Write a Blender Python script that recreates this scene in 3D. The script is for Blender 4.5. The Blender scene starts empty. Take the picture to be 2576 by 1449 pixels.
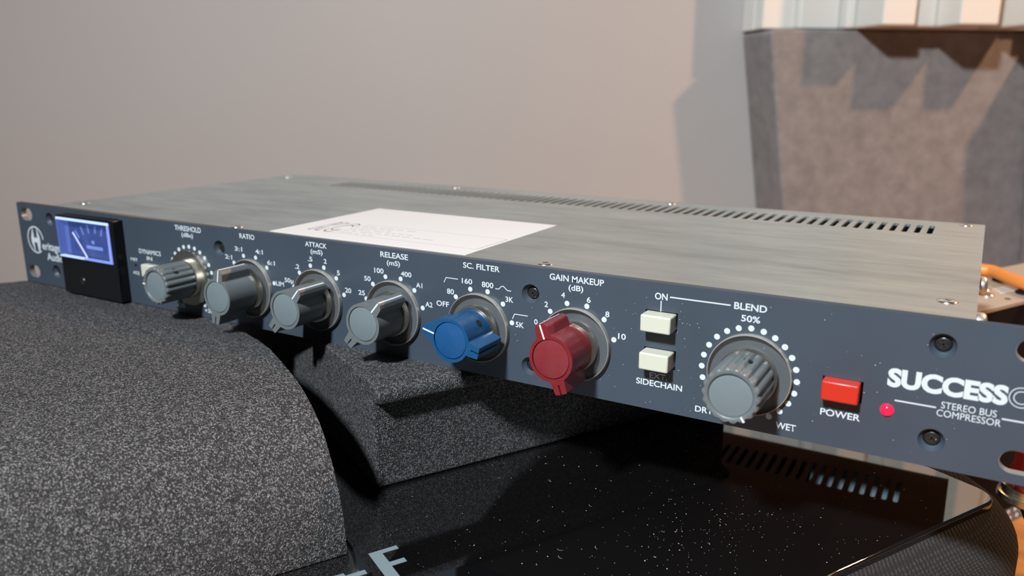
import bpy, bmesh, math, random
from mathutils import Vector, Matrix
S = 0.001                      # every length below is in millimetres
R = math.radians
random.seed(7)
scene = bpy.context.scene
C = scene.collection

# ------------------------------------------------------------------ camera
yaw, pitch = -0.52885, 0.2452
fwd = Vector((math.sin(yaw)*math.cos(pitch), math.cos(yaw)*math.cos(pitch), -math.sin(pitch)))
right = Vector((math.cos(yaw), -math.sin(yaw), 0.0))
up = right.cross(fwd)
cd = bpy.data.cameras.new('camera'); cam = bpy.data.objects.new('camera', cd); C.objects.link(cam)
M = Matrix((right, up, -fwd)).transposed().to_4x4()
M.translation = Vector((456.12, -242.99, 105.73))*S
cam.matrix_world = M
cd.sensor_width = 36.0; cd.lens = 2032.2/2576*36; cd.clip_start = 0.01; cd.clip_end = 20
cd.dof.use_dof = True; cd.dof.focus_distance = 0.285; cd.dof.aperture_fstop = 12
scene.camera = cam

# ------------------------------------------------------------------ world
wd = bpy.data.worlds.new('world'); scene.world = wd; wd.use_nodes = True
wd.node_tree.nodes['Background'].inputs[0].default_value = (0.90, 0.94, 1.0, 1)
wd.node_tree.nodes['Background'].inputs[1].default_value = 0.04

# ------------------------------------------------------------------ lamps of the room
def lamp(name, loc, target, size, power, col):
    l = bpy.data.lights.new(name, 'AREA'); l.shape = 'DISK'; l.size = size*S; l.energy = power; l.color = col
    o = bpy.data.objects.new(name, l); C.objects.link(o)
    o.location = Vector(loc)*S
    o.rotation_euler = (Vector(target)-Vector(loc)).to_track_quat('-Z', 'Y').to_euler()
    return o
cl_ = lamp('ceiling_lamp', (330, -900, 880), (520, 250, 0), 110, 13.0, (0.93, 0.97, 1.0)); cl_.data.spread = R(110)
lamp('warm_lamp', (1002, 630, 690), (560, 420, 60), 45, 7.4, (1.0, 0.55, 0.30))

scene.view_settings.view_transform = 'Standard'
scene.view_settings.look = 'None'
scene.view_settings.exposure = 0.0
scene.view_settings.gamma = 1.0
scene.view_settings.use_curve_mapping = False

# ------------------------------------------------------------------ materials
MT = {}
def mat(name, col, rough=0.5, metal=0.0, ior=1.5, emis=None, estr=0.0, coat=0.0):
    m = bpy.data.materials.new(name); m.use_nodes = True
    b = m.node_tree.nodes['Principled BSDF']
    b.inputs['Base Color'].default_value = (*col, 1); b.inputs['Roughness'].default_value = rough
    b.inputs['Metallic'].default_value = metal; b.inputs['IOR'].default_value = ior
    b.inputs['Coat Weight'].default_value = coat
    if emis:
        b.inputs['Emission Color'].default_value = (*emis, 1); b.inputs['Emission Strength'].default_value = estr
    MT[name] = m
    return m
def nd(m, t, **k):
    n = m.node_tree.nodes.new(t)
    for a, v in k.items():
        if a in n.inputs: n.inputs[a].default_value = v
        else: setattr(n, a, v)
    return n
def lk(m, a, b): m.node_tree.links.new(a, b)
def coords(m, scale=(1, 1, 1), rot=(0, 0, 0)):
    tc = nd(m, 'ShaderNodeTexCoord'); mp = nd(m, 'ShaderNodeMapping')
    mp.inputs['Scale'].default_value = scale; mp.inputs['Rotation'].default_value = rot
    lk(m, tc.outputs['Object'], mp.inputs['Vector']); return mp.outputs['Vector']
def noise(m, vec, scale, detail=2.0, rough=0.5):
    n = nd(m, 'ShaderNodeTexNoise'); n.inputs['Scale'].default_value = scale
    n.inputs['Detail'].default_value = detail; n.inputs['Roughness'].default_value = rough
    lk(m, vec, n.inputs['Vector']); return n.outputs['Fac']
def ramp(m, fac, stops):
    r = nd(m, 'ShaderNodeValToRGB'); e = r.color_ramp.elements
    while len(e) < len(stops): e.new(0.5)
    for i, (p, c) in enumerate(stops):
        e[i].position = p; e[i].color = (*c, 1) if len(c) == 3 else c
    lk(m, fac, r.inputs['Fac']); return r.outputs['Color']
def bump(m, h, strength, dist):
    b = nd(m, 'ShaderNodeBump'); b.inputs['Strength'].default_value = strength; b.inputs['Distance'].default_value = dist*S
    lk(m, h, b.inputs['Height']); lk(m, b.outputs['Normal'], m.node_tree.nodes['Principled BSDF'].inputs['Normal'])
def setin(m, sock, out): lk(m, out, m.node_tree.nodes['Principled BSDF'].inputs[sock])

m = mat('panel_paint', (0.040, 0.058, 0.082), 0.42)
v = coords(m); n = noise(m, v, 900, 2); bump(m, n, 0.12, 0.1)
n2 = noise(m, v, 25, 3); setin(m, 'Base Color', ramp(m, n2, [(0.3, (0.036, 0.050, 0.068)), (0.7, (0.043, 0.058, 0.079))]))

m = mat('brushed_steel', (0.52, 0.53, 0.50), 0.36, 1.0)
v = coords(m, (9, 42, 42)); st = noise(m, v, 3.0, 5, 0.6)
v2 = coords(m, (5, 14, 14)); cl = noise(m, v2, 2.0, 4, 0.6)
mx = nd(m, 'ShaderNodeMix', data_type='FLOAT'); mx.inputs[0].default_value = 0.5; lk(m, st, mx.inputs[2]); lk(m, cl, mx.inputs[3])
setin(m, 'Base Color', ramp(m, mx.outputs[0], [(0.33, (0.42, 0.48, 0.49)), (0.5, (0.575, 0.65, 0.655)), (0.66, (0.70, 0.775, 0.77))]))
setin(m, 'Roughness', ramp(m, mx.outputs[0], [(0.3, (0.45,)*3), (0.7, (0.38,)*3)]))
bump(m, noise(m, coords(m, (30, 900, 30)), 2.0, 3), 0.02, 0.1)

mat('bright_screw', (0.78, 0.78, 0.75), 0.22, 1.0)
mat('worn_edge', (0.26, 0.27, 0.275), 0.4, 0.5)
mat('dull_screw', (0.75, 0.75, 0.73), 0.42, 1.0)
mat('shaded_steel', (0.085, 0.078, 0.074), 0.55)  # steel darkened in colour to keep the underside looking unlit
mat('black_screw', (0.035, 0.035, 0.036), 0.30, 0.6)
mat('dark_hole', (0.006, 0.006, 0.007), 0.8)
m = mat('brass_collar', (0.50, 0.48, 0.43), 0.33, 1.0)
mat('white_print', (0.50, 0.56, 0.59), 0.55)
mat('pointer_white', (0.62, 0.65, 0.67), 0.4)
def knob_plastic(name, col, rough=0.33):
    m = mat(name, col, rough)
    v = coords(m); bump(m, noise(m, v, 1500, 2), 0.05, 0.05)
    f = noise(m, v, 240, 4, 0.7)
    setin(m, 'Roughness', ramp(m, f, [(0.4, (rough,)*3), (0.75, (rough+0.2,)*3)]))
knob_plastic('grey_plastic', (0.108, 0.126, 0.132))
knob_plastic('grey_cap', (0.130, 0.163, 0.177), 0.45)
knob_plastic('blue_plastic', (0.006, 0.058, 0.155), 0.25)
knob_plastic('blue_cap', (0.005, 0.060, 0.175), 0.42)
knob_plastic('red_plastic', (0.155, 0.014, 0.018), 0.25)
knob_plastic('red_cap', (0.165, 0.016, 0.021), 0.42)
mat('cream_button', (0.49, 0.50, 0.41), 0.35)
mat('power_red', (0.47, 0.024, 0.012), 0.3)
mat('black_plastic', (0.006, 0.006, 0.007), 0.3).node_tree.nodes['Principled BSDF'].inputs['Specular IOR Level'].default_value = 0.3
mat('led_red', (0.6, 0.01, 0.03), 0.15, emis=(1.0, 0.01, 0.06), estr=0.9)
mat('paper', (0.55, 0.55, 0.55), 0.6)
mat('grey_ink', (0.10, 0.10, 0.11), 0.6)
mat('faint_ink', (0.30, 0.30, 0.31), 0.6)
mat('backing_pale', (0.40, 0.53, 0.64), 0.6)  # pale blue of the added sheet that makes vent slots look lit

# clear acrylic: lets light through, mirrors at grazing angles
m = bpy.data.materials.new('clear_acrylic'); m.use_nodes = True; MT['clear_acrylic'] = m
nt = m.node_tree; nt.nodes.clear()
o_ = nt.nodes.new('ShaderNodeOutputMaterial'); tr = nt.nodes.new('ShaderNodeBsdfTransparent'); tr.inputs[0].default_value = (0.97, 0.97, 0.96, 1)
gl = nt.nodes.new('ShaderNodeBsdfGlossy'); gl.inputs['Roughness'].default_value = 0.16; gl.inputs[0].default_value = (0.6, 0.59, 0.56, 1)
df = nt.nodes.new('ShaderNodeBsdfDiffuse'); df.inputs[0].default_value = (0.55, 0.54, 0.50, 1)
fr = nt.nodes.new('ShaderNodeFresnel'); fr.inputs['IOR'].default_value = 1.13
mx1 = nt.nodes.new('ShaderNodeMixShader'); mx2 = nt.nodes.new('ShaderNodeMixShader'); mx2.inputs[0].default_value = 0.04
nt.links.new(fr.outputs[0], mx1.inputs[0]); nt.links.new(tr.outputs[0], mx1.inputs[1]); nt.links.new(gl.outputs[0], mx1.inputs[2])
nt.links.new(mx1.outputs[0], mx2.inputs[1]); nt.links.new(df.outputs[0], mx2.inputs[2]); nt.links.new(mx2.outputs[0], o_.inputs[0])
ml_ = m.copy(); ml_.name = 'meter_lens'; MT['meter_lens'] = ml_
for n_ in ml_.node_tree.nodes:
    if n_.type == 'BSDF_TRANSPARENT': n_.inputs[0].default_value = (1, 1, 1, 1)
    if n_.type == 'FRESNEL': n_.inputs['IOR'].default_value = 1.12
    if n_.type == 'MIX_SHADER' and not n_.inputs[0].is_linked: n_.inputs[0].default_value = 0.0
# opaque, paler rim of the acrylic discs
mat('pale_rim', (0.36, 0.355, 0.33), 0.30, 0.4)
mat('brushed_skirt', (0.30, 0.29, 0.26), 0.30, 0.9)

# foam
def foam(name, lo, mid, hi, sc):
    m = mat(name, lo, 0.7)
    v = coords(m); n = noise(m, v, sc*1.3, 2, 0.8)
    vo = nd(m, 'ShaderNodeTexVoronoi'); vo.inputs['Scale'].default_value = sc; lk(m, v, vo.inputs['Vector'])
    sp = nd(m, 'ShaderNodeSeparateColor'); lk(m, vo.outputs['Color'], sp.inputs[0])
    ad = nd(m, 'ShaderNodeMath', operation='MULTIPLY_ADD'); lk(m, n, ad.inputs[0]); ad.inputs[1].default_value = 1.3
    sb = nd(m, 'ShaderNodeMath', operation='SUBTRACT'); lk(m, sp.outputs[0], sb.inputs[0]); sb.inputs[1].default_value = 0.65
    lk(m, sb.outputs[0], ad.inputs[2])
    setin(m, 'Base Color', ramp(m, ad.outputs[0], [(0.15, tuple(c*0.3 for c in lo)), (0.45, lo), (0.72, mid), (0.95, hi)]))
    bump(m, vo.outputs['Distance'], 0.9, 0.35)
    m.node_tree.nodes['Principled BSDF'].inputs['Specular IOR Level'].default_value = 0.5
foam('foam_dark', (0.017, 0.017, 0.018), (0.050, 0.050, 0.052), (0.19, 0.19, 0.195), 2400)
foam('foam_fine', (0.017, 0.0175, 0.019), (0.050, 0.052, 0.055), (0.15, 0.155, 0.16), 2300)

m = mat('gloss_black', (0.0035, 0.0033, 0.0035), 0.03, ior=2.5)
mat('dust', (0.62, 0.60, 0.58), 0.8)
mat('grey_logo', (0.17, 0.215, 0.235), 0.4)
m = mat('knit_cloth', (0.012, 0.012, 0.012), 0.95)
v = coords(m, (1, 1, 1), (0, 0, R(29))); wv = []
for dr_ in ('DIAGONAL', 'Z', 'Y'):
    w1 = nd(m, 'ShaderNodeTexWave', wave_type='BANDS', bands_direction=dr_); w1.inputs['Scale'].default_value = 330 if dr_ == 'DIAGONAL' else 420; w1.inputs['Distortion'].default_value = 2.5; w1.inputs['Detail Scale'].default_value = 2
    lk(m, v, w1.inputs['Vector']); wv.append(w1)
a1 = nd(m, 'ShaderNodeMath', operation='ADD'); lk(m, wv[1].outputs['Fac'], a1.inputs[0]); lk(m, wv[2].outputs['Fac'], a1.inputs[1])
ml = nd(m, 'ShaderNodeMath', operation='MULTIPLY'); lk(m, wv[0].outputs['Fac'], ml.inputs[0]); lk(m, a1.outputs[0], ml.inputs[1])
setin(m, 'Base Color', ramp(m, ml.outputs[0], [(0.0, (0.004, 0.004, 0.004)), (0.5, (0.010, 0.010, 0.0105)), (1.0, (0.036, 0.036, 0.038))]))
bump(m, ml.outputs[0], 0.8, 0.4)

m = mat('wall_paper', (0.47, 0.43, 0.41), 0.75)
v = coords(m, (0.25, 0.25, 1)); n = noise(m, v, 900, 2); n2 = noise(m, coords(m), 4, 3)
setin(m, 'Base Color', ramp(m, n2, [(0.3, (0.395, 0.388, 0.378)), (0.7, (0.415, 0.403, 0.395))]))
bump(m, n, 0.35, 0.8)
m = mat('felt_grey', (0.105, 0.100, 0.100), 0.95)
v = coords(m); n = noise(m, v, 60, 6, 0.7)
setin(m, 'Base Color', ramp(m, n, [(0.3, (0.165, 0.157, 0.155)), (0.7, (0.25, 0.238, 0.235))])); bump(m, noise(m, v, 500, 3), 0.6, 0.8)
mat('diffuser_white', (0.66, 0.66, 0.62), 0.7)
m = mat('desk_wood', (0.42, 0.17, 0.045), 0.4)
v = coords(m, (3, 30, 3)); setin(m, 'Base Color', ramp(m, noise(m, v, 3, 5), [(0.3, (0.34, 0.125, 0.03)), (0.7, (0.50, 0.21, 0.06))]))
mat('beige_metal', (0.42, 0.36, 0.29), 0.45, 0.3)
mat('unit_black', (0.005, 0.005, 0.006), 0.7).node_tree.nodes['Principled BSDF'].inputs['Specular IOR Level'].default_value = 0.12
mat('unit_grey', (0.16, 0.15, 0.16), 0.5)
mat('orange_cable', (0.62, 0.20, 0.03), 0.45)
mat('red_rubber', (0.50, 0.035, 0.030), 0.22)
mat('gilt_metal', (0.72, 0.64, 0.48), 0.25, 1.0)
m = mat('floor_wood', (0.16, 0.10, 0.06), 0.5)
setin(m, 'Base Color', ramp(m, noise(m, coords(m, (1, 8, 1)), 4, 4), [(0.3, (0.12, 0.07, 0.04)), (0.7, (0.2, 0.13, 0.08))]))

# meter: blue back-lit dial
m = mat('meter_dial', (0.02, 0.03, 0.10), 0.4)
v = coords(m); n = noise(m, v, 130, 3)
setin(m, 'Emission Color', ramp(m, n, [(0.3, (0.018, 0.040, 0.15)), (0.7, (0.034, 0.066, 0.215))]))
m.node_tree.nodes['Principled BSDF'].inputs['Emission Strength'].default_value = 1.0
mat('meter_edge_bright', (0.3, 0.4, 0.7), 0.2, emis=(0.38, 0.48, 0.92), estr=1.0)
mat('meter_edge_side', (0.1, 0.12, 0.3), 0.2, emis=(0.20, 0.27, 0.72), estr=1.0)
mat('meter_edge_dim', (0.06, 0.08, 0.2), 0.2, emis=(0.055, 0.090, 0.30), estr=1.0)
mat('meter_mark', (0.1, 0.15, 0.3), 0.4, emis=(0.10, 0.15, 0.46), estr=1.0)
mat('meter_needle', (0.5, 0.5, 0.6), 0.4, emis=(0.33, 0.36, 0.66), estr=1.0)

# ------------------------------------------------------------------ helpers
def tag(o, label=None, cat=None, group=None, kind=None):
    if label: o['label'] = label
    if cat: o['category'] = cat
    if group: o['group'] = group
    if kind: o['kind'] = kind
    return o
def thing(name, loc, label, cat, group=None):
    o = bpy.data.objects.new(name, None); C.objects.link(o); o.location = Vector(loc)*S; o.empty_display_size = 0.02
    return tag(o, label, cat, group)
def world_of(p):
    w = p.matrix_parent_inverse @ p.matrix_basis if p.parent else p.matrix_basis.copy()
    return world_of(p.parent) @ w if p.parent else w
def link(name, me, material, parent=None, bevel=0.0, smooth=None, seg=2):
    """me holds coordinates in metres, in world space when parent is given (kept there)"""
    o = bpy.data.objects.new(name, me); C.objects.link(o)
    if material: me.materials.clear(); me.materials.append(MT[material])
    if parent is not None:
        o.parent = parent
        o.matrix_parent_inverse = world_of(parent).inverted()
    if smooth is not None:
        for p in me.polygons: p.use_smooth = True
        me.set_sharp_from_angle(angle=R(smooth))
    if bevel:
        b = o.modifiers.new('bevel', 'BEVEL'); b.width = bevel*S; b.segments = seg; b.limit_method = 'ANGLE'; b.angle_limit = R(35)
    return o
def bm_mesh(bm, name='m'):
    bmesh.ops.recalc_face_normals(bm, faces=bm.faces[:])
    me = bpy.data.meshes.new(name); bm.to_mesh(me); bm.free(); return me
def box(bm, x0, x1, y0, y1, z0, z1):
    vs = [bm.verts.new((x*S, y*S, z*S)) for z in (z0, z1) for y in (y0, y1) for x in (x0, x1)]
    for f in ((0, 1, 3, 2), (4, 6, 7, 5), (0, 4, 5, 1), (2, 3, 7, 6), (0, 2, 6, 4), (1, 5, 7, 3)):
        bm.faces.new([vs[i] for i in f])
def prism(bm, pts, y0, y1, plane='XZ'):
    """extrude a 2D outline between two depths; XZ: along y, XY: along z"""
    f = (lambda a, b, d: (a*S, d*S, b*S)) if plane == 'XZ' else (lambda a, b, d: (a*S, b*S, d*S))
    A = [bm.verts.new(f(a, b, y0)) for a, b in pts]; B = [bm.verts.new(f(a, b, y1)) for a, b in pts]
    n = len(pts)
    bm.faces.new(A); bm.faces.new(B)
    for i in range(n): bm.faces.new((A[i], A[(i+1) % n], B[(i+1) % n], B[i]))
def lathe_y(bm, cx, cz, prof, n=64, rad=None, cap=True):
    """profile of (radius, y) turned about the y axis through (cx, cz)"""
    rings = []
    for r, y in prof:
        ring = []
        for i in range(n):
            a = 2*math.pi*i/n; rr = r if rad is None else r*rad(a)
            ring.append(bm.verts.new(((cx+rr*math.cos(a))*S, y*S, (cz+rr*math.sin(a))*S)))
        rings.append(ring)
    for A, B in zip(rings, rings[1:]):
        for i in range(n): bm.faces.new((A[i], A[(i+1) % n], B[(i+1) % n], B[i]))
    if cap: bm.faces.new(rings[0]); bm.faces.new(rings[-1])
def lathe_z(bm, cx, cy, prof, n=40, cap=True):
    rings = [[bm.verts.new(((cx+r*math.cos(2*math.pi*i/n))*S, (cy+r*math.sin(2*math.pi*i/n))*S, z*S)) for i in range(n)] for r, z in prof]
    for A, B in zip(rings, rings[1:]):
        for i in range(n): bm.faces.new((A[i], A[(i+1) % n], B[(i+1) % n], B[i]))
    if cap: bm.faces.new(rings[0]); bm.faces.new(rings[-1])
def circle(cx, cy, r, n=40): return [(cx+r*math.cos(2*math.pi*i/n), cy+r*math.sin(2*math.pi*i/n)) for i in range(n)]
def rect(x0, x1, y0, y1): return [(x0, y0), (x1, y0), (x1, y1), (x0, y1)]
def rrect(x0, x1, y0, y1, r, n=6):
    out = []
    for cx, cy, a0 in ((x1-r, y1-r, 0), (x0+r, y1-r, 90), (x0+r, y0+r, 180), (x1-r, y0+r, 270)):
        for i in range(n+1):
            a = R(a0+90*i/n); out.append((cx+r*math.cos(a), cy+r*math.sin(a)))
    return out
def plate(outline, holes, d0, d1, plane='XZ'):
    """flat sheet with holes, made from a filled curve"""
    cu = bpy.data.curves.new('c', 'CURVE'); cu.dimensions = '2D'; cu.fill_mode = 'BOTH'; cu.extrude = abs(d1-d0)/2*S
    for pl in [outline]+holes:
        sp = cu.splines.new('POLY'); sp.points.add(len(pl)-1); sp.use_cyclic_u = True
        for p, (a, b) in zip(sp.points, pl): p.co = (a*S, b*S, 0, 1)
    ob = bpy.data.objects.new('c', cu); me = bpy.data.meshes.new_from_object(ob)
    bpy.data.objects.remove(ob); bpy.data.curves.remove(cu)
    mid = (d0+d1)/2*S
    for vtx in me.vertices:
        x, y, z = vtx.co
        vtx.co = (x, mid-z, y) if plane == 'XZ' else (x, y, mid+z)
    return me

# text made into real, thin print
def text_mesh(body, bold=0.0, outline=0.0):
    cu = bpy.data.curves.new('t', 'FONT'); cu.body = body; cu.size = 1.0; cu.resolution_u = 4
    cu.offset = bold
    if outline: cu.fill_mode = 'NONE'; cu.bevel_depth = outline; cu.bevel_resolution = 0
    ob = bpy.data.objects.new('t', cu); me = bpy.data.meshes.new_from_object(ob)
    bpy.data.objects.remove(ob); bpy.data.curves.remove(cu)
    return me
_h = text_mesh('H'); CAP = max(v.co.y for v in _h.vertices)
def write(body, x0, x1, z, h, parent, name='lettering', bold=0.018, y=-0.04, material='white_print', outline=0.0):
    me = text_mesh(body, bold, outline)
    xs = [v.co.x for v in me.vertices]; a, b = min(xs), max(xs)
    for v in me.vertices:
        xx = x0+(v.co.x-a)/(b-a)*(x1-x0); zz = z+v.co.y/CAP*h
        v.co = (xx*S, (y-v.co.z*0)*S, zz*S)
    return link(name, me, material, parent)
def stroke(pts, wd_, y0=-0.05, y1=0.02, closed=False):
    """polyline of constant width in the XZ plane as a thin solid"""
    bm = bmesh.new(); P = [Vector(p) for p in pts]; n = len(P); L, Rr = [], []
    for i in range(n):
        a = P[i-1] if (i > 0 or closed) else None; b = P[(i+1) % n] if (i < n-1 or closed) else None
        d1 = (P[i]-a).normalized() if a is not None else None; d2 = (b-P[i]).normalized() if b is not None else None
        d = ((d1 or d2)+(d2 or d1)).normalized(); nn = Vector((-d.y, d.x)); k = 1.0
        if d1 and d2: k = 1/max(0.5, nn.dot(Vector((-d1.y, d1.x))))
        L.append(P[i]+nn*wd_/2*k); Rr.append(P[i]-nn*wd_/2*k)
    m_ = n if closed else n-1
    V = [[bm.verts.new((p.x*S, yy*S, p.y*S)) for p in s] for s in (L, Rr) for yy in (y0, y1)]
    for i in range(m_):
        j = (i+1) % n
        bm.faces.new((V[0][i], V[0][j], V[2][j], V[2][i])); bm.faces.new((V[1][i], V[1][j], V[3][j], V[3][i]))
        bm.faces.new((V[0][i], V[0][j], V[1][j], V[1][i])); bm.faces.new((V[2][i], V[2][j], V[3][j], V[3][i]))
    return bm_mesh(bm)
def dot_mesh(x, z, r, y0=-0.05, y1=0.02, n=20):
    bm = bmesh.new(); prism(bm, circle(x, z, r, n), y0, y1); return bm_mesh(bm)

# frame of the speaker: s runs along its short side, t along its front
EA = R(-29); EX, EY = math.cos(EA), math.sin(EA)
def st(s, t): return (s*EX - t*EY, s*EY + t*EX)
def to_st(me):
    for v in me.vertices:
        x, y = st(v.co.x, v.co.y); v.co.x, v.co.y = x, y
    return me
# frame of the wall: a along it, q out of it towards the room
WA = R(39.3); wx, wy = math.cos(WA), math.sin(WA)
def wl(a, q): return (456.12+a*wx-(900-q)*wy, -242.99+a*wy+(900-q)*wx)
def to_wl(me):
    for v in me.vertices:
        x, y = wl(v.co.x/S, v.co.y/S); v.co.x, v.co.y = x*S, y*S
    return me

# ================================================================== SETTING
bm = bmesh.new(); box(bm, -1500, 2200, -60, 0, -900, 1700)
o = link('wall_back', to_wl(bm_mesh(bm)), 'wall_paper'); tag(o, 'pale pinkish grey wallpapered wall behind the desk', kind='structure')
bm = bmesh.new(); box(bm, -1500, 2200, 0, 2600, -930, -900)
o = link('floor', to_wl(bm_mesh(bm)), 'floor_wood'); tag(o, 'brown wooden floor of the room', kind='structure')

# desk standing against the wall
DZ = -157
desk = thing('desk', (wl(400, 450)[0], wl(400, 450)[1], -900), 'orange brown wooden desk under the speaker at the lower right corner', 'desk')
bm = bmesh.new(); box(bm, -700, 1300, 5, 1100, DZ-28, DZ); link('desk_top', to_wl(bm_mesh(bm)), 'desk_wood', desk, bevel=2)
for a in (-640, 1240):
    for q in (60, 1040):
        bm = bmesh.new(); box(bm, a-30, a+30, q-30, q+30, -900, DZ-28); link('leg', to_wl(bm_mesh(bm)), 'desk_wood', desk, bevel=2)

# ================================================================== ACOUSTIC PANEL, DIFFUSER
def slab(outline, q0, q1):
    bm = bmesh.new(); A = [bm.verts.new((a*S, q0*S, z*S)) for a, z in outline]; B = [bm.verts.new((a*S, q1*S, z*S)) for a, z in outline]
    n = len(A); bm.faces.new(A); bm.faces.new(B)
    for i in range(n): bm.faces.new((A[i], A[(i+1) % n], B[(i+1) % n], B[i]))
    return to_wl(bm_mesh(bm))
ap = link('acoustic_panel', slab([(405, 160), (409, 163.5), (1150, 163.5), (1150, DZ+1), (455, DZ+1)], 0.5, 70), 'felt_grey', bevel=6, smooth=40, seg=3)
tag(ap, 'thick dark grey felt acoustic panel standing against the wall below the white diffuser', 'acoustic panel')

df_ = thing('sound_diffuser', (*wl(650, 0), 165), 'white diffuser of uneven blocks on the wall above the grey felt panel', 'diffuser')
bm = bmesh.new(); box(bm, 404, 1130, 1, 30, 164.5, 420); link('back_board', to_wl(bm_mesh(bm)), 'diffuser_white', df_, bevel=1)
blocks = [(404, 441, 52), (441, 486, 62), (487, 497, 74), (498, 534, 122), (535, 541, 74), (542, 568, 106), (569, 612, 141), (613, 641, 78), (642, 674, 141), (675, 701, 80),
          (702, 740, 96), (741, 790, 128), (791, 836, 70), (837, 884, 150), (885, 930, 100), (931, 980, 130), (981, 1030, 80), (1031, 1080, 140), (1081, 1128, 90)]
for i, (a0, a1, q) in enumerate(blocks):
    h = [420, 420, 420, 300, 410, 420, 262, 420, 390, 420][i % 10]
    bm = bmesh.new(); box(bm, a0, a1, 30, q, 164.5, h); link('block', to_wl(bm_mesh(bm)), 'diffuser_white', df_, bevel=2)
    if h < 400:
        bm = bmesh.new(); box(bm, a0, a1, 30, 60+(i*37) % 60, h+1, 420); link('block', to_wl(bm_mesh(bm)), 'diffuser_white', df_, bevel=2)
# unseen felt block added right of the frame to cast the broad shadow
bt = link('shadow_blocker', slab([(708, 160), (1100, 160), (1100, DZ+1), (742, DZ+1)], 72, 165), 'felt_grey', bevel=5)
tag(bt, 'unseen deep felt block added as a shadow caster in front of the wall panel', 'shadow blocker')

# ================================================================== SPEAKER
spk = thing('studio_speaker', (*st(185, 130), DZ), 'black speaker lying flat, glossy top plate and knitted cloth sides, carrying the foam pads', 'speaker')
def rounded_body(s0, s1, t0, t1, z0, z1, rc, rt, n=10, k=6):
    bm = bmesh.new(); rings = []
    rings.append([(p, z0) for p in rrect(s0, s1, t0, t1, rc, n)])
    for i in range(k+1):
        a = R(90*i/k); ins = rt*(1-math.cos(a)); z = z1-rt+rt*math.sin(a)
        rings.append([(p, z) for p in rrect(s0+ins, s1-ins, t0+ins, t1-ins, max(rc-ins, 1), n)])
    V = [[bm.verts.new((p[0]*S, p[1]*S, z*S)) for p, z in r] for r in rings]
    m_ = len(V[0])
    for A, B in zip(V, V[1:]):
        for i in range(m_): bm.faces.new((A[i], A[(i+1) % m_], B[(i+1) % m_], B[i]))
    bm.faces.new(V[0]); bm.faces.new(V[-1]); return bm_mesh(bm)
PZ = -42.3
link('cloth_body', to_st(rounded_body(-28, 392, -75, 328, DZ+0.5, PZ-3, 52, 14)), 'knit_cloth', spk, smooth=50)
bm = bmesh.new(); prism(bm, rrect(-10, 376, -55, 304, 9, 8), PZ-4, PZ, 'XY')
top = link('top_plate', to_st(bm_mesh(bm)), 'gloss_black', spk, bevel=0.9, smooth=40, seg=3); top['label'] = 'glossy black top plate with dust specks'
def flat_st(name, poly, material, parent, z0=PZ, z1=PZ+0.06):
    bm = bmesh.new(); prism(bm, poly, z0, z1, 'XY'); return link(name, to_st(bm_mesh(bm)), material, parent)
flat_st('lettering', [(291.2, 88), (291.2, 97.8), (293.3, 97.8), (293.3, 92.1), (299.1, 92.1), (299.1, 97.2), (301.5, 97.2), (301.5, 92.0), (321, 92.0), (321, 88)], 'grey_logo', top)
flat_st('lettering', [(297.4, 73.6), (297.6, 77.4), (299.1, 77.5), (299.1, 83.8), (301.4, 83.8), (301.4, 77.4), (321, 77.4), (321, 73.6)], 'grey_logo', top)
# dust on the gloss
bm = bmesh.new()
for i in range(620):
    if i % 3 == 0: s, t = random.gauss(338, 13), random.gauss(190, 22)
    else: s, t = random.uniform(256, 374), random.uniform(90, 300)
    if not (256 < s < 374 and 88 < t < 300): continue
    r = 0.07+0.16*random.random()**3
    x, y = st(s, t); k = random.uniform(0.5, 1.6); a0 = random.random()*6
    vs = [bm.verts.new(((x+r*k*math.cos(a0+j*1.2566))*S, (y+r/k*math.sin(a0+j*1.2566))*S, (PZ+0.05)*S)) for j in range(5)]
    bm.faces.new(vs)
for i in range(14):            # curled fibres
    s, t = random.uniform(300, 370), random.uniform(105, 200); x, y = st(s, t); a0 = random.random()*6; rr = random.uniform(0.6, 1.3)
    for j in range(6):
        a, b = a0+j*0.28, a0+(j+1)*0.28
        vs = [bm.verts.new(((x+q*math.cos(g))*S, (y+q*math.sin(g))*S, (PZ+0.05)*S)) for g, q in ((a, rr), (b, rr), (b, rr+0.07), (a, rr+0.07))]
        bm.faces.new(vs)
dust = link('dust_specks', bm_mesh(bm), 'dust', top); dust['kind'] = 'stuff'

# ================================================================== FOAM PADS
# left pad: flat top rolling over into a rounded front; sinks a little under the unit
prof = [(-5, PZ+.3), (-5, -3), (-4.3, -1.3), (-2, -.4)] + [(x, -.4) for x in range(4, 170, 6)] + \
       [(176, 0), (188, 0.3), (204, .8), (221, .5), (232, 0), (241, -.6), (250, -1.8), (259, -4.0), (266, -6.7), (272, -10), (278, -15.2), (283, -22), (286, -29), (287.5, -36), (288, -40), (288, PZ+.3)]
ts = [-60+i*4 for i in range(36)]; ts[-1] = 82
bm = bmesh.new(); G = []
for t in ts:
    row = []
    for i, (s, z) in enumerate(prof):
        x, y = st(s, t)
        k = max(0.0, min(1.0, (-2-y)/26.0)); k = k*k*(3-2*k)
        fade = 1.0 if z > -3 else max(0.0, 1+(z+3)/14.0)
        if s < 0: fade = 0
        jit = 0.25*math.sin(s*0.9+t*0.7)*math.sin(t*0.5-s*0.31) if z > -41 and y < -3 else 0
        row.append(bm.verts.new((s*S, t*S, (z+3.2*k*fade+jit)*S)))
    G.append(row)
for A, B in zip(G, G[1:]):
    for i in range(len(prof)-1): bm.faces.new((A[i], A[i+1], B[i+1], B[i]))
    bm.faces.new((A[-1], A[0], B[0], B[-1]))
bm.faces.new(G[0]); bm.faces.new(G[-1])
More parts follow.
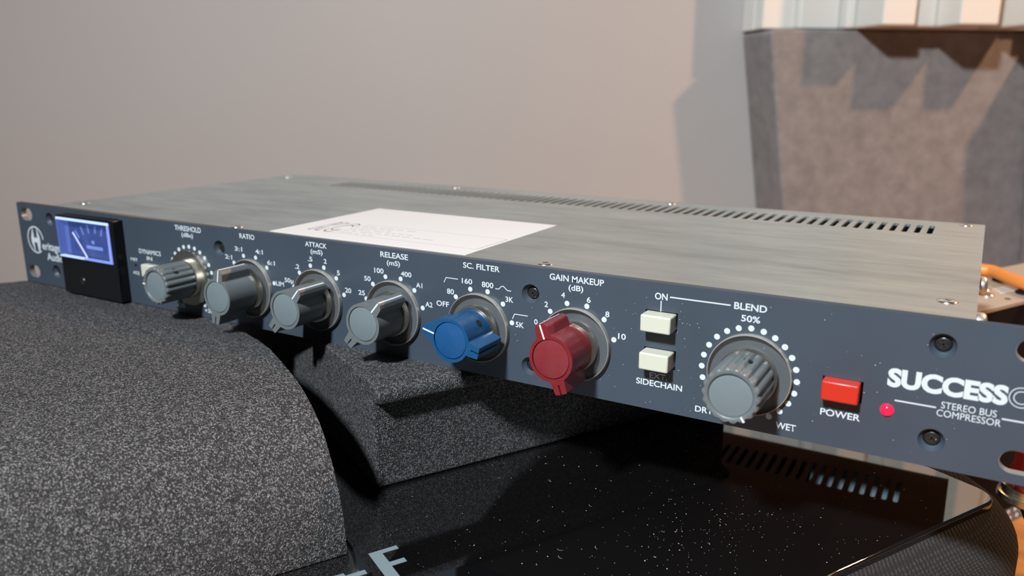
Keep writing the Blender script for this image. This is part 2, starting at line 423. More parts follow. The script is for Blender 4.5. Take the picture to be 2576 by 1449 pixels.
fp = link('foam_pad', to_st(bm_mesh(bm)), 'foam_dark', smooth=45)
tag(fp, 'large charcoal foam pad with rounded front, under the left end of the rack unit', 'foam pad')

fb_prof = [(-20, PZ+.3), (252, PZ+.3), (252, -7.5), (257.5, -6.5), (257.8, -3.2), (256.6, -1.2), (254, -0.2), (250, 0.2), (-20, 0.2)]
bm = bmesh.new(); A = [bm.verts.new((a*S, 106.5*S, z*S)) for a, z in fb_prof]; B = [bm.verts.new((a*S, 288*S, z*S)) for a, z in fb_prof]
bm.faces.new(A); bm.faces.new(B)
for i in range(len(A)): bm.faces.new((A[i], A[(i+1) % len(A)], B[(i+1) % len(A)], B[i]))
fb = link('foam_block', to_st(bm_mesh(bm)), 'foam_fine', bevel=1.6, seg=3)
tag(fb, 'square cut charcoal foam block with sharp near corner below the rack unit', 'foam block')

# ================================================================== UNIT BEYOND, CABLE, PLUG
un = thing('power_unit', (*st(262, 500), DZ), 'black unit with beige metal top standing behind the right end of the rack unit', 'audio unit')
bm = bmesh.new(); box(bm, 236, 288, 400, 640, DZ+12, -13); link('case', to_st(bm_mesh(bm)), 'unit_black', un, bevel=1)
bm = bmesh.new(); box(bm, 235, 288.6, 399, 641, -13, -10); link('metal_top', to_st(bm_mesh(bm)), 'beige_metal', un, bevel=0.8)
bm = bmesh.new(); box(bm, 240, 287, 402, 638, DZ, DZ+12); bs = link('base_strip', to_st(bm_mesh(bm)), 'unit_grey', un, bevel=0.8)
for i in range(12):
    for j in (0, 1):
        bm = bmesh.new(); t = 500+i*7.5+j*3; z = DZ+8.5-j*5
        vs = [bm.verts.new((287.3*S, (t+1.5*math.cos(k*0.7854))*S, (z+1.5*math.sin(k*0.7854))*S)) for k in range(8)]
        vt = [bm.verts.new((286.8*S, (t+1.5*math.cos(k*0.7854))*S, (z+1.5*math.sin(k*0.7854))*S)) for k in range(8)]
        bm.faces.new(vs); [bm.faces.new((vs[k], vs[(k+1) % 8], vt[(k+1) % 8], vt[k])) for k in range(8)]
        link('white_dot', to_st(bm_mesh(bm)), 'pointer_white', bs)
def disc_st(name, s, t, r, z0, z1, material, parent, n=24):
    x, y = st(s, t); bm = bmesh.new(); lathe_z(bm, x, y, [(r, z0), (r, z1-0.5), (r-0.5, z1)], n); return link(name, bm_mesh(bm), material, parent, smooth=40)
disc_st('rubber_grommet', 257, 511, 5.5, -10, -8.4, 'unit_black', un)
disc_st('rubber_grommet', 281, 491, 5.0, -10, -8.4, 'unit_black', un)
disc_st('screw_hole', 282.4, 470.5, 1.8, -10, -9.8, 'dark_hole', un)
disc_st('metal_ring', 263.5, 477.6, 5.0, -10, -8.6, 'bright_screw', un)
disc_st('metal_ring', 273, 466.6, 3.8, -10, -8.4, 'bright_screw', un)
for k in range(3):
    flat_st('printed_bar', [(265.5+k*3.4, 486-k*3), (265.5+k*3.4, 502-k*3), (267+k*3.4, 502-k*3), (267+k*3.4, 486-k*3)], 'paper', un, -10, -9.9)

def tube(bm, pts, r, n=12, close=True):
    P = [Vector(p) for p in pts]; rings = []
    for i, p in enumerate(P):
        d = (P[min(i+1, len(P)-1)]-P[max(i-1, 0)]).normalized(); a = d.cross(Vector((0.13, 0.2, 1))).normalized(); b = d.cross(a)
        rr = r if not isinstance(r, (list, tuple)) else r[i]
        rings.append([bm.verts.new((p+a*rr*math.cos(2*math.pi*k/n)+b*rr*math.sin(2*math.pi*k/n))*S) for k in range(n)])
    for A, B in zip(rings, rings[1:]):
        for k in range(n): bm.faces.new((A[k], A[(k+1) % n], B[(k+1) % n], B[k]))
    if close: bm.faces.new(rings[0]); bm.faces.new(rings[-1])
def spline(pts, m_=8):
    P = [Vector(p) for p in pts]; P = [P[0]*2-P[1]]+P+[P[-1]*2-P[-2]]; out = []
    for i in range(1, len(P)-2):
        for k in range(m_):
            t = k/m_; a, b, c, d = P[i-1:i+3]
            out.append(0.5*((2*b)+(c-a)*t+(2*a-5*b+4*c-d)*t*t+(3*b-a-3*c+d)*t**3))
    out.append(P[-2]); return out
bm = bmesh.new()
tube(bm, spline([(430, 326, -4.5), (448, 326, -4.5), (460, 324, -4.5), (467, 322, -4.5), (474, 309, -4.5), (483, 293, -4.5), (491, 283, -4.8), (499, 275, -9), (508, 268, -26), (512, 258, -60), (512, 250, -120), (520, 240, DZ+4.2), (560, 200, DZ+4.2), (640, 160, DZ+4.2)]), 3.7)
o = link('orange_cable', bm_mesh(bm), 'orange_cable', smooth=60)
tag(o, 'orange cable lying across the beige metal top behind the rack unit', 'cable')

pl = thing('audio_plug', (486, 34, DZ), 'red plug with gilt collar seen through and below the right ear slot', 'plug')
ax = Vector((0.10, 0.05, 1)).normalized(); c0 = Vector((479.5, 29, -13.5))
def turned(prof, n=28):
    bm = bmesh.new(); a = ax.orthogonal().normalized(); b = ax.cross(a); rings = []
    for r, h in prof: rings.append([bm.verts.new((c0+ax*h+a*r*math.cos(2*math.pi*k/n)+b*r*math.sin(2*math.pi*k/n))*S) for k in range(n)])
    for A, B in zip(rings, rings[1:]):
        for k in range(n): bm.faces.new((A[k], A[(k+1) % n], B[(k+1) % n], B[k]))
    bm.faces.new(rings[0]); bm.faces.new(rings[-1]); return bm_mesh(bm)
link('red_sleeve', turned([(6.6, 1.2), (6.9, 5), (6.2, 9), (6.8, 12), (5.0, 16), (4.6, 24), (3.0, 26)], 8), 'red_rubber', pl, smooth=30)
link('gilt_collar', turned([(7.4, -4), (8.6, -3.2), (8.6, -1.6), (7.9, -1.2), (7.9, -0.6), (8.4, -0.2), (8.4, 1.2)]), 'gilt_metal', pl, smooth=40)
bm = bmesh.new(); tube(bm, spline([tuple(c0-ax*3), (484, 31, -26), (496, 28, -38), (530, 24, -70), (560, 40, DZ+3.5), (600, 60, DZ+3.5)]), 3.0)
link('cable', bm_mesh(bm), 'black_plastic', pl, smooth=60)

# ================================================================== RACK COMPRESSOR
rc = thing('rack_compressor', (241, 90, 0), 'slate blue rack compressor with row of knobs and bare steel case, resting on the foam', 'audio unit')

screws = [(29.7, 36.9), (29.6, 8.5), (160.8, 34.5), (160.8, 7.0), (321.8, 34.1), (321.7, 6.9), (451.7, 36.2), (451.9, 8.1)]
KX = [140, 180, 220, 260, 300, 340, 400]; KZ = 18.5
ear = lambda cx, cz: rrect(cx-5.25, cx+5.25, cz-3.45, cz+3.45, 3.4, 8)
holes = [ear(8.4, 38.05), ear(8.4, 6.35), ear(473.9, 38.05), ear(473.9, 6.35)]
holes += [circle(x, z, 3.5, 32) for x, z in screws]
holes += [rect(365, 376, 28.3, 34.6), rect(365, 376, 15.3, 21.8), rect(421.5, 432.8, 15.3, 22.0), rect(106.2, 117.4, 15.2, 21.8), circle(98.8, 19.4, 1.0, 16)]
me = plate(rect(0, 482.6, 0, 44), holes, 0, 3)
fpn = link('front_panel', me, 'panel_paint', rc, bevel=0.35)
fpn['label'] = 'slate blue printed front plate with rack ears'
for ex_ in (8.4, 473.9):
    for ez_ in (38.05, 6.35):
        me = plate(rrect(ex_-5.24, ex_+5.24, ez_-3.44, ez_+3.44, 3.39, 8), [rrect(ex_-5.08, ex_+5.08, ez_-3.28, ez_+3.28, 3.24, 8)], 0.15, 2.9)
        link('slot_edge', me, 'worn_edge', fpn)
# countersinks
for x, z in screws:
    bm = bmesh.new(); lathe_y(bm, x, z, [(3.55, -0.02), (3.35, 0.5), (2.35, 1.9), (2.3, 2.9)], 32, cap=False); link('countersink', bm_mesh(bm), 'panel_paint', fpn, smooth=30)
def cross_bm(bm, x, y, z, r, w, ang, axis):
    for k in (0, 1):
        a = R(ang+90*k); c, s_ = math.cos(a), math.sin(a)
        pts = [(r*c-w*s_, r*s_+w*c), (-r*c-w*s_, -r*s_+w*c), (-r*c+w*s_, -r*s_-w*c), (r*c+w*s_, r*s_-w*c)]
        if axis == 'y': prism(bm, [(x+a_, z+b_) for a_, b_ in pts], y-0.03, y+0.2)
        else: prism(bm, [(x+a_, y+b_) for a_, b_ in pts], z-0.2, z+0.03, 'XY')
for i, (x, z) in enumerate(screws):
    bm = bmesh.new(); lathe_y(bm, x, z, [(0.8, 1.75), (1.5, 1.55), (2.0, 1.8), (2.25, 2.2), (2.25, 4)], 28)
    sc = link('panel_screw', bm_mesh(bm), 'black_screw', rc, smooth=50)
    bm = bmesh.new(); cross_bm(bm, x, 1.6, z, 1.25, 0.26, 20+37*i, 'y'); link('cross_recess', bm_mesh(bm), 'dark_hole', sc)
# near-black sheets standing in for the shade inside the button and trim holes
for x0, x1, z0, z1 in ((364.5, 376.5, 27.8, 35), (364.5, 376.5, 14.8, 22.3), (421, 433.3, 14.8, 22.5), (105.7, 117.9, 14.7, 22.3), (97, 100.6, 17.6, 21.2)):
    bm = bmesh.new(); box(bm, x0, x1, 2.9, 3.3, z0, z1); link('hole_shade', bm_mesh(bm), 'dark_hole', rc)

# steel case
slots = [rrect(36.7+i*5.0+0-1.15+0, 36.7+i*5.0+1.15, 146.6, 170, 1.1, 3) for i in range(0)]
slots = [rrect(437.9-5*i-1.2, 437.9-5*i+1.2, 146.6, 170, 1.15, 3) for i in range(70)]
me = plate(rrect(23.6, 458.7, 3, 185.3, 0.8, 2), slots, 42.4, 43.5, 'XY')
topc = link('top_cover', me, 'brushed_steel', rc, bevel=0.3); topc['label'] = 'bare steel top cover with a row of vent slots'
me = plate(rect(23.6, 458.7, 3, 185.3), slots, 0.3, 1.3, 'XY'); link('bottom_cover', me, 'shaded_steel', rc)
for nm, b in (('side_plate', (23.6, 24.8, 3, 185.3, 1.3, 42.4)), ('side_plate', (457.5, 458.7, 3, 185.3, 1.3, 42.4)), ('rear_plate', (24.8, 457.5, 184, 185.3, 1.3, 42.4))):
    bm = bmesh.new(); box(bm, *b); link(nm, bm_mesh(bm), 'brushed_steel', rc)
bm = bmesh.new(); box(bm, 394, 450, 183.4, 183.9, 2, 41); link('slot_backing', bm_mesh(bm), 'backing_pale', rc)  # unseen pale sheet added to make these vent slots look lit from below
bm = bmesh.new(); box(bm, 26, 394, 181, 183.5, 2, 40); link('slot_backing', bm_mesh(bm), 'unit_black', rc)  # unseen black sheet added to keep the remaining slots dark
for x, y in [(33.2, 18.6), (164.7, 8.0), (322.8, 9.1), (450.8, 22.9), (34.3, 168.2), (169, 178.6), (309.8, 178.9), (451.1, 179.4)]:
    bm = bmesh.new(); lathe_z(bm, x, y, [(3.0, 43.4), (3.0, 43.62), (2.6, 43.85), (1.5, 43.95)], 32); sc = link('cover_screw', bm_mesh(bm), 'bright_screw', rc, smooth=60)
    bm = bmesh.new(); cross_bm(bm, x, y, 43.95, 1.3, 0.25, 25+x, 'z'); link('cross_recess', bm_mesh(bm), 'black_screw', sc)
for y, z in ((83, 36.5), (14, 40.0)):
    bm = bmesh.new(); prof_ = [(3.4, 458.6), (3.4, 460.4), (2.8, 461.2), (1.4, 461.5)]
    rg = [[bm.verts.new((xx*S, (y+r*math.cos(k*0.2618))*S, (z+r*math.sin(k*0.2618))*S)) for k in range(24)] for r, xx in prof_]
    for A, B in zip(rg, rg[1:]):
        for k in range(24): bm.faces.new((A[k], A[(k+1) % 24], B[(k+1) % 24], B[k]))
    bm.faces.new(rg[0]); bm.faces.new(rg[-1]); link('side_screw', bm_mesh(bm), 'dull_screw', rc, smooth=60)

# paper label on the cover
def mesh_to_top(me, z=43.5):
    for v in me.vertices: v.co = (v.co.x, v.co.z, z*S-v.co.y)
    return me
bm = bmesh.new(); prism(bm, [(186.0, 7.1), (289.6, 7.1), (288.9, 84.1), (184.4, 84.1)], 43.5, 43.62, 'XY')
lab = link('paper_label', bm_mesh(bm), 'paper', rc); lab['label'] = 'white paper sticker with faint grey print'
ZL = 43.62
me = text_mesh('K', 0.03, 0.018); me2 = text_mesh('C', 0.03, 0.018)
for mm_, x0, x1 in ((me, 197.0, 203.6), (me2, 203.9, 210.6)):
    xs = [v.co.x for v in mm_.vertices]; a, b = min(xs), max(xs)
    for v in mm_.vertices: v.co = ((x0+(v.co.x-a)/(b-a)*(x1-x0))*S, (20+v.co.y/CAP*19.5)*S, (ZL+0.02+v.co.z*0.2)*S)
    link('printed_mark', mm_, 'grey_ink', lab)
link('printed_line', mesh_to_top(stroke([(211.5, 42), (287.3, 42), (287.3, 17.8), (209, 17.8)], 0.22), ZL+.01), 'faint_ink', lab)
for r_ in range(5):
    x = 213.0; yb = 37.5-r_*4.2
    while x < 213+[26, 20, 32, 44, 18][r_]:
        w_ = random.uniform(1.5, 5)
        link('printed_line', mesh_to_top(stroke([(x, yb), (x+w_, yb)], 0.55), ZL+.01), 'faint_ink', lab); x += w_+random.uniform(0.8, 2.5)

# ---- meter
mtr = thing('meter', (69, 0, 21), None, None); mtr.parent = rc; mtr.matrix_parent_inverse = world_of(rc).inverted()
bm = bmesh.new(); box(bm, 45.2, 92.3, -5.5, 0, 0.8, 19.9); box(bm, 89.0, 92.3, -5.5, 0, 19.9, 41.7); box(bm, 45.2, 89.0, -5.5, 0, 40.5, 41.7); box(bm, 45.2, 89, -1.2, 0, 19.9, 40.5)
bmesh.ops.remove_doubles(bm, verts=bm.verts[:], dist=1e-7)
link('housing', bm_mesh(bm), 'black_plastic', mtr, bevel=0.25)
bm = bmesh.new(); box(bm, 45.8, 88.8, -1.6, -1.2, 20.3, 40.3); dial = link('dial', bm_mesh(bm), 'meter_dial', mtr); dial['label'] = 'glowing blue dial face'
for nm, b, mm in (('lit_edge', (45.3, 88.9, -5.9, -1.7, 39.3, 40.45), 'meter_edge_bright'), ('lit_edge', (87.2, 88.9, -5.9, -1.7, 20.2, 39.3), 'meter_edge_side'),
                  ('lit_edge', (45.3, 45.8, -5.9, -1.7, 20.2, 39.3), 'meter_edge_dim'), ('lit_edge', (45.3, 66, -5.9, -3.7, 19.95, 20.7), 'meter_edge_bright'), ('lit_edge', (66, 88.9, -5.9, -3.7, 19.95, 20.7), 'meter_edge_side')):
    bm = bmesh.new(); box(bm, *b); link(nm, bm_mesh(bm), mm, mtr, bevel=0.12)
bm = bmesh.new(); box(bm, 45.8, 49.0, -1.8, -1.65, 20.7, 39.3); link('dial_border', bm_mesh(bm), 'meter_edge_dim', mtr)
bm = bmesh.new(); box(bm, 45.8, 87.2, -5.9, -5.4, 20.7, 39.3); cv = link('lens', bm_mesh(bm), 'meter_lens', mtr); cv['label'] = 'clear plastic lens'
link('needle', stroke([(65.2, 20.8), (55.2, 32.9)], 0.75, -3.8, -3.5), 'meter_needle', mtr)
for a, b in (((59.2, 36.1), (61.1, 31.8)), ((65.0, 37.3), (65.8, 32.9)), ((71.5, 37.0), (71.0, 33.2)), ((77.1, 36.4), (75.6, 32.3)), ((54.1, 33.6), (57.1, 29.6))):
    link('scale_mark', stroke([a, b], 0.8, -1.7, -1.6), 'meter_mark', dial)
link('scale_mark', stroke([(62.5, 25.7), (76, 25.6)], 1.7, -1.7, -1.6), 'meter_mark', dial)
link('scale_mark', stroke([(67.3, 28.5), (69.6, 28.5)], 1.8, -1.7, -1.6), 'meter_mark', dial)
bm = bmesh.new(); lathe_y(bm, 61.8, 8.2, [(0.5, -5.6), (1.6, -5.9), (2.0, -5.5)], 24); link('zero_screw', bm_mesh(bm), 'black_screw', mtr, smooth=50)

# ---- buttons
def button(x0, x1, z0, z1, y, material, label):
    bm = bmesh.new(); box(bm, x0, x1, -y, 2.9, z0, z1)
    b = link('push_button', bm_mesh(bm), material, rc, bevel=0.55, smooth=40, seg=3); b['label'] = label
button(365.2, 375.4, 28.5, 34.2, 5.4, 'cream_button', 'cream button under the word ON')
button(365.2, 375.2, 15.5, 21.4, 5.4, 'cream_button', 'cream button above the word SIDECHAIN')
button(421.9, 432.2, 15.9, 21.9, 4.4, 'power_red', 'red power button')
button(106.5, 117.1, 15.4, 21.6, 2.9, 'cream_button', 'cream button pressed in beside the meter')
bm = bmesh.new(); lathe_y(bm, 439.7, 14.85, [(0.4, -1.35), (1.0, -1.2), (1.5, -0.8), (1.85, -0.2), (1.9, 1)], 28); l_ = link('power_light', bm_mesh(bm), 'led_red', rc, smooth=60); l_['label'] = 'glowing red light'

# ---- knobs
def rot2(p, a): c, s_ = math.cos(a), math.sin(a); return (p[0]*c-p[1]*s_, p[0]*s_+p[1]*c)
def pointer_outline(th, r=8.0):
    pts = []
    h1, h2 = 2.75, 2.65
    pts += [rot2(p, th) for p in ((math.sqrt(r*r-h1*h1), -h1), (10.9, -2.35), (12.25, -1.05), (12.25, 1.05), (10.9, 2.35), (math.sqrt(r*r-h1*h1), h1))]
    a0 = math.degrees(math.asin(h1/r)); a1 = 180-math.degrees(math.asin(h2/r))
    for i in range(1, 24): pts.append(rot2((r, 0), th+R(a0+(a1-a0)*i/24)))
    q = math.sqrt(r*r-h2*h2)
    pts += [rot2(p, th) for p in ((-q, h2), (-12.2, 2.15), (-12.3, 0.28), (-9.0, 0.28), (-9.0, -0.28), (-12.3, -0.28), (-12.2, -2.15), (-q, -h2))]
    for i in range(1, 24): pts.append(rot2((r, 0), th+R(360-a1+(a1-a0)*i/24)))
    return pts
def skirt(cx, knob, material='clear_acrylic'):
    bm = bmesh.new(); lathe_y(bm, cx, KZ, [(8.6, -2.0), (12.75, -2.0), (12.75, -0.1), (8.6, -0.1), (8.6, -2.0)], 72, cap=False)
    link('skirt_disc', bm_mesh(bm), material, knob, smooth=30)
    bm = bmesh.new(); lathe_y(bm, cx, KZ, [(12.75, -1.8), (12.8, -2.05), (12.95, -2.05), (13.1, -1.8), (13.1, -0.1), (12.75, -0.1), (12.75, -1.8)], 72, cap=False)
    link('skirt_rim', bm_mesh(bm), 'pale_rim' if material == 'clear_acrylic' else 'brass_collar', knob, smooth=30)
    bm = bmesh.new(); n_ = 90
    lathe_y(bm, cx, KZ, [(8.95, -2.0), (8.95, -4.0), (8.7, -4.5), (7.0, -4.5)], n_*2, rad=lambda a: 1+0.010*(1 if int(round(a/(2*math.pi)*n_*2)) % 2 else -1), cap=False)
    link('metal_collar', bm_mesh(bm), 'brass_collar', knob)
def set_screw(cx, ang, y, rbody, knob, r=1.15):
    a = R(ang); n = Vector((math.cos(a), 0, math.sin(a))); tt = Vector((-n.z, 0, n.x)); yy = Vector((0, 1, 0)); c_ = Vector((cx, y, KZ))
    bm = bmesh.new(); rings = []
    for rr, h in ((r, -1.0), (r, 0.12), (r*1.15, 0.06)):
        rings.append([bm.verts.new((c_+n*(rbody+h)+tt*rr*math.cos(k*0.3927)+yy*rr*math.sin(k*0.3927))*S) for k in range(16)])
    for A, B in zip(rings[:2], rings[1:]):
        for k in range(16): bm.faces.new((A[k], A[(k+1) % 16], B[(k+1) % 16], B[k]))
    bm.faces.new(rings[1]); link('screw_hole', bm_mesh(bm), 'dark_hole', knob)
def pointer_knob(cx, th, colour, yf, label, hole=None):
    t = R(th); out = [(cx+a, KZ+b) for a, b in pointer_outline(t)]
    me = plate(out, [circle(cx, KZ, 6.85, 48)], -4.6, -yf)
    k = link('control_knob', me, colour+'_plastic', rc, bevel=0.32, smooth=32, seg=2); k['label'] = label
    bm = bmesh.new(); lathe_y(bm, cx, KZ, [(6.2, -yf+0.12), (6.55, -yf+0.22), (6.62, -yf+0.6), (6.84, -yf+0.9), (6.84, -6)], 56); link('cap', bm_mesh(bm), colour+'_cap', k, smooth=45)
    d = lambda r, y_: ((cx+r*math.cos(t))*S, y_*S, (KZ+r*math.sin(t))*S)
    bm = bmesh.new(); hw = 0.29; px, pz = -math.sin(t)*hw, math.cos(t)*hw
    path = [(6.95, -yf-0.05), (11.95, -yf-0.05), (12.31, -yf+0.35), (12.31, -5.2)]
    rows = [[bm.verts.new(((cx+r*math.cos(t)+sg*px)*S, y_*S, (KZ+r*math.sin(t)+sg*pz)*S)) for sg in (-1, 1)] for r, y_ in path]
    inn = [[bm.verts.new(((cx+(r-.12)*math.cos(t)+sg*px)*S, (y_+.12)*S, (KZ+(r-.12)*math.sin(t)+sg*pz)*S)) for sg in (-1, 1)] for r, y_ in path]
    for i in range(3):
        bm.faces.new((rows[i][0], rows[i][1], rows[i+1][1], rows[i+1][0])); bm.faces.new((inn[i][0], inn[i][1], inn[i+1][1], inn[i+1][0]))
        for sg in (0, 1): bm.faces.new((rows[i][sg], rows[i+1][sg], inn[i+1][sg], inn[i][sg]))
    link('pointer_line', bm_mesh(bm), 'pointer_white', k)
    skirt(cx, k)
    if hole: set_screw(cx, hole[0], hole[1], 8.0, k)
    return k
def fluted_knob(cx, th, yf, label, hole, sk='clear_acrylic', ph=0.0):
    bm = bmesh.new(); nf = 18
    def prof_r(a):
        u = (a*nf/(2*math.pi)+ph) % 1.0
        return 1.0-0.075*(0.5+0.5*math.cos(2*math.pi*u))**1.6
    fl = lambda r, y_, f: (r, y_, f)
    rows = [(8.7, -4.6, 1), (8.7, -yf+0.9, 1), (8.55, -yf+0.35, 1), (8.2, -yf, 0.9), (6.9, -yf, 0.0), (6.6, -yf+0.25, 0), (6.45, -yf+0.8, 0), (5.8, -yf+0.85, 0), (3.0, -yf+0.7, 0)]
    n = nf*10; rings = []
    for r, y_, f in rows:
        rings.append([bm.verts.new(((cx+r*(1-f*(1-prof_r(2*math.pi*i/n)))*math.cos(2*math.pi*i/n))*S, y_*S, (KZ+r*(1-f*(1-prof_r(2*math.pi*i/n)))*math.sin(2*math.pi*i/n))*S)) for i in range(n)])
    for A, B in zip(rings, rings[1:]):
        for i in range(n): bm.faces.new((A[i], A[(i+1) % n], B[(i+1) % n], B[i]))
    bm.faces.new(rings[0]); bm.faces.new(rings[-1])
    k = link('control_knob', bm_mesh(bm), 'grey_plastic', rc, smooth=50); k['label'] = label
    bm = bmesh.new(); lathe_y(bm, cx, KZ, [(6.0, -yf+0.55), (6.38, -yf+0.65), (6.38, -yf+1.2)], 56); link('cap', bm_mesh(bm), 'grey_cap', k, smooth=45)
    t = R(th); c, s_ = math.cos(t), math.sin(t)
    pts = [(cx+r*c-w*s_, KZ+r*s_+w*c) for r, w in ((6.7, -0.3), (8.45, -0.3), (8.45, 0.3), (6.7, 0.3))]
    bm = bmesh.new(); prism(bm, pts, -yf-0.06, -yf+0.5); link('pointer_line', bm_mesh(bm), 'pointer_white', k)
    skirt(cx, k, sk); set_screw(cx, hole[0], hole[1], 8.45, k, 1.2)
    return k
fluted_knob(140, 178, 19.9, 'fluted grey knob beside the meter, marked THRESHOLD', (48, -13), 'brushed_skirt')
pointer_knob(180, 79, 'grey', 19.4, 'grey pointer knob marked RATIO, line pointing up')
pointer_knob(220, 49, 'grey', 19.6, 'grey pointer knob marked ATTACK')
pointer_knob(260, 49, 'grey', 19.2, 'grey pointer knob marked RELEASE')
pointer_knob(300, 166, 'blue', 19.4, 'blue pointer knob turned to OFF', (39, -10))
pointer_knob(340, 110, 'red', 19.3, 'dark red pointer knob marked GAIN MAKEUP')
fluted_knob(400, -58, 22.0, 'large fluted grey knob marked BLEND', (76, -11.5), ph=0.5)

# ---- printed dots and lettering
def dots(cx, angs, r=14.6):
    for a in angs:
        link('dot_mark', dot_mesh(cx+r*math.cos(R(a)), KZ+r*math.sin(R(a)), 0.95), 'white_print', fpn)
dots(140, [240-15*i for i in range(0, 21)])
dots(180, [165, 135, 105, 75, 45, 15])
dots(220, [165, 135, 105, 75, 45, 15]); dots(260, [165, 135, 105, 75, 45, 15]); dots(300, [135, 105, 75, 45, 15])
dots(340, [165, 135, 105, 75, 45, 15], 14.6); dots(399.5, [240-15*i for i in range(0, 21)], 14.75)
T = [("THRESHOLD", 131.3, 149.4, 40.4, 2.3), ("(dBu)", 135.6, 143.6, 37.6, 1.9), ("DYNAMICS", 102.6, 119.0, 26.4, 2.1), ("IN", 108, 112.1, 23.4, 1.8),
 ("MET", 95.4, 100.7, 21.9, 1.4), ("ADJ", 96, 100.8, 15.2, 1.5), ("-20", 127.4, 133, 2.6, 1.9), ("+20", 147.0, 152.4, 2.6, 1.8), ("RATIO", 174.7, 184, 40.5, 2.1),
 ("1.5:1", 159.6, 164.4, 20.6, 1.9), ("3:1", 170.9, 175.7, 34.5, 1.9), ("4:1", 183.9, 188.5, 34.5, 1.9), ("2:1", 164.2, 168.8, 30.2, 1.9), ("6:1", 190.8, 195.4, 30.3, 1.9),
 ("LIM", 195.3, 200, 21.5, 1.95), ("50\u00b5", 200.6, 205.8, 23.7, 1.9), ("ATTACK", 214, 226, 40.8, 1.95), ("(mS)", 216.8, 223.5, 38, 1.8), (".2", 207.2, 209.8, 30.4, 1.9), (".5", 215.0, 217.6, 34.5, 1.9),
 ("2", 223.9, 225.5, 34.4, 1.9), ("5", 230.8, 232.4, 30.3, 1.95), ("20", 234.8, 238.1, 23.5, 1.95), ("RELEASE", 254.1, 267.7, 40.5, 2.1), ("(mS)", 257.2, 263.7, 37.6, 1.8),
 ("100", 250.7, 255.4, 33.7, 1.95), ("400", 264, 269.1, 33.8, 1.9), ("50", 245.3, 248.6, 29.8, 1.9), ("25", 241.9, 245.3, 23.5, 1.9), ("A1", 271.2, 274.2, 30.2, 1.85), ("A2", 275.4, 278.8, 23.1, 1.9),
 ("OFF", 280.7, 286.5, 24.3, 1.95), ("80", 285.7, 288.9, 29.6, 1.95), ("160", 292.5, 297.1, 34.5, 1.9), ("800", 301.3, 306.3, 34.2, 1.95), ("3K", 311.4, 314.7, 29.9, 1.9), ("5K", 315.7, 319.1, 21.0, 1.95),
 ("SC. FILTER", 293.2, 309, 40.5, 2.0), ("GAIN MAKEUP", 329.3, 349.9, 40.4, 2.1), ("(dB)", 336.7, 342.3, 37.5, 1.85), ("0", 323.3, 324.7, 23.2, 1.85), ("2", 327.4, 328.8, 30.2, 1.9), ("4", 333.9, 335.4, 34.4, 1.9),
 ("6", 343.7, 345.2, 34.0, 1.9), ("8", 350.7, 352.2, 29.9, 1.9), ("10", 355.6, 358.4, 22.9, 1.95), ("ON", 368.0, 372.3, 38.5, 2.1), ("BLEND", 393.8, 403.8, 38.8, 2.1), ("50%", 396.2, 402, 35.2, 1.95),
 ("EXT.", 367.3, 373.5, 11.2, 1.9), ("SIDECHAIN", 362.7, 378.7, 8.4, 2.0), ("DRY", 383.4, 389.4, 2.6, 1.95), ("WET", 409.1, 415.2, 2.4, 2.1), ("POWER", 421.7, 432.9, 9.7, 2.0)]
for b, x0, x1, z, h in T: write(b, x0, x1, z, h, fpn)
write("SUCCESS", 438.9, 468.6, 22.4, 4.9, fpn, bold=0.05)
def ring_arc(cx, cz, r, w_, a0=0, a1=360, n=40, sx=1.0):
    full = abs(a1-a0) >= 360; pts = [(cx+sx*r*math.cos(R(a0+(a1-a0)*i/n)), cz+r*math.sin(R(a0+(a1-a0)*i/n))) for i in range(n if full else n+1)]
    return stroke(pts, w_, closed=full)
link('lettering', ring_arc(471.6, 24.9, 2.8, 0.22), 'white_print', fpn); link('lettering', ring_arc(471.6, 24.9, 1.75, 0.22), 'white_print', fpn)
write("R", 475.2, 479.2, 22.4, 4.9, fpn, bold=0.0, outline=0.02)
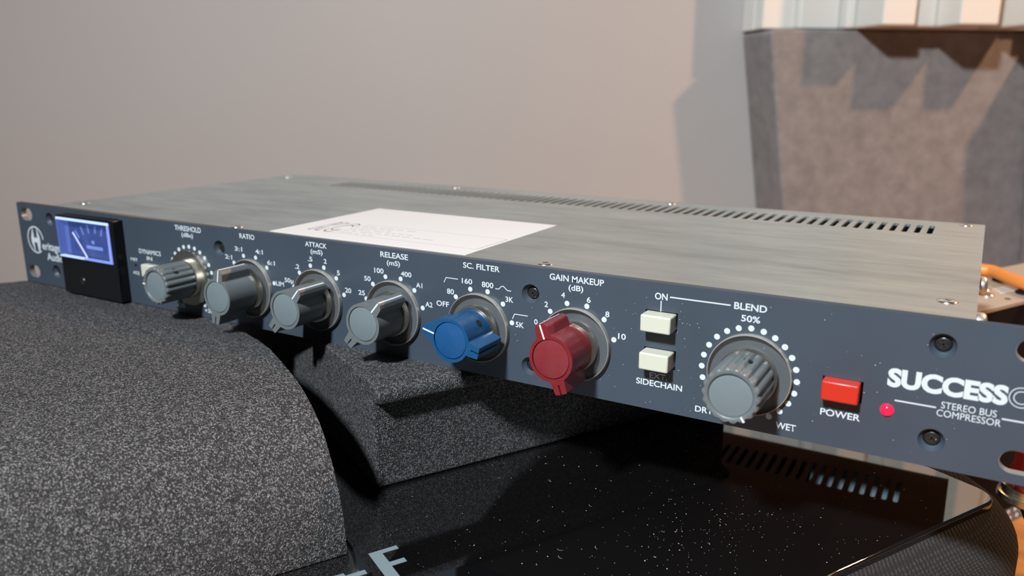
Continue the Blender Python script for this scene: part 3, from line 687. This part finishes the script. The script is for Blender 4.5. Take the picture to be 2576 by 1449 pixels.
write("STEREO BUS", 453.2, 466.6, 18.25, 1.95, fpn, bold=0.0); write("COMPRESSOR", 452.3, 467.9, 15.8, 1.95, fpn, bold=0.0)
for pts, w_ in (([(373.1, 39.7), (392.7, 39.7)], 0.42), ([(370.2, 38.1), (370.2, 34.5)], 0.34), ([(441.4, 18.15), (452, 18.15)], 0.42), ([(467.9, 18.15), (479, 18.15)], 0.42),
                ([(284.4, 33.8), (285.4, 35.75), (290.8, 35.75)], 0.30), ([(307.1, 34.2), (308.6, 34.2), (309.6, 35.3), (310.5, 35.5), (312.2, 34.1), (313.8, 34.1)], 0.30),
                ([(314.3, 23.8), (315.2, 25.75), (320.7, 25.75)], 0.30)):
    link('printed_line', stroke(pts, w_), 'white_print', fpn)
# round emblem and two-line wordmark at the left
link('emblem', ring_arc(13.9, 24.5, 7.1, 0.75, 5, 305, 48, 1.0), 'white_print', fpn)
for poly in ([(9.9, 23.0), (18.0, 23.0), (18.0, 25.6), (9.9, 25.6)], [(10.1, 25.6), (12.6, 25.6), (12.2, 30.8), (11.9, 30.8)], [(15.6, 25.6), (18.0, 25.6), (16.2, 30.8), (15.9, 30.8)],
             [(9.9, 23.0), (12.2, 23.0), (12.5, 18.3), (12.2, 18.3)], [(15.0, 23.0), (18.0, 23.0), (17.0, 18.6), (15.6, 18.4)]):
    bm = bmesh.new(); prism(bm, poly, -0.05, 0.02); link('emblem', bm_mesh(bm), 'white_print', fpn)
write("eritage", 19.4, 36.2, 19.9, 4.0, fpn, bold=0.02); write("Audio", 22.7, 37.6, 14.3, 3.9, fpn, bold=0.02)

# specks of dust on the front and the cover
bm = bmesh.new()
for i in range(150):
    x = random.choice([random.uniform(300, 460), random.uniform(340, 385)]); z = random.uniform(1, 42); r = 0.05+0.10*random.random()**2
    bm.faces.new([bm.verts.new(((x+r*math.cos(j*1.2566))*S, -0.03*S, (z+r*math.sin(j*1.2566))*S)) for j in range(5)])
dd = link('dust_specks', bm_mesh(bm), 'dust', fpn); dd['kind'] = 'stuff'
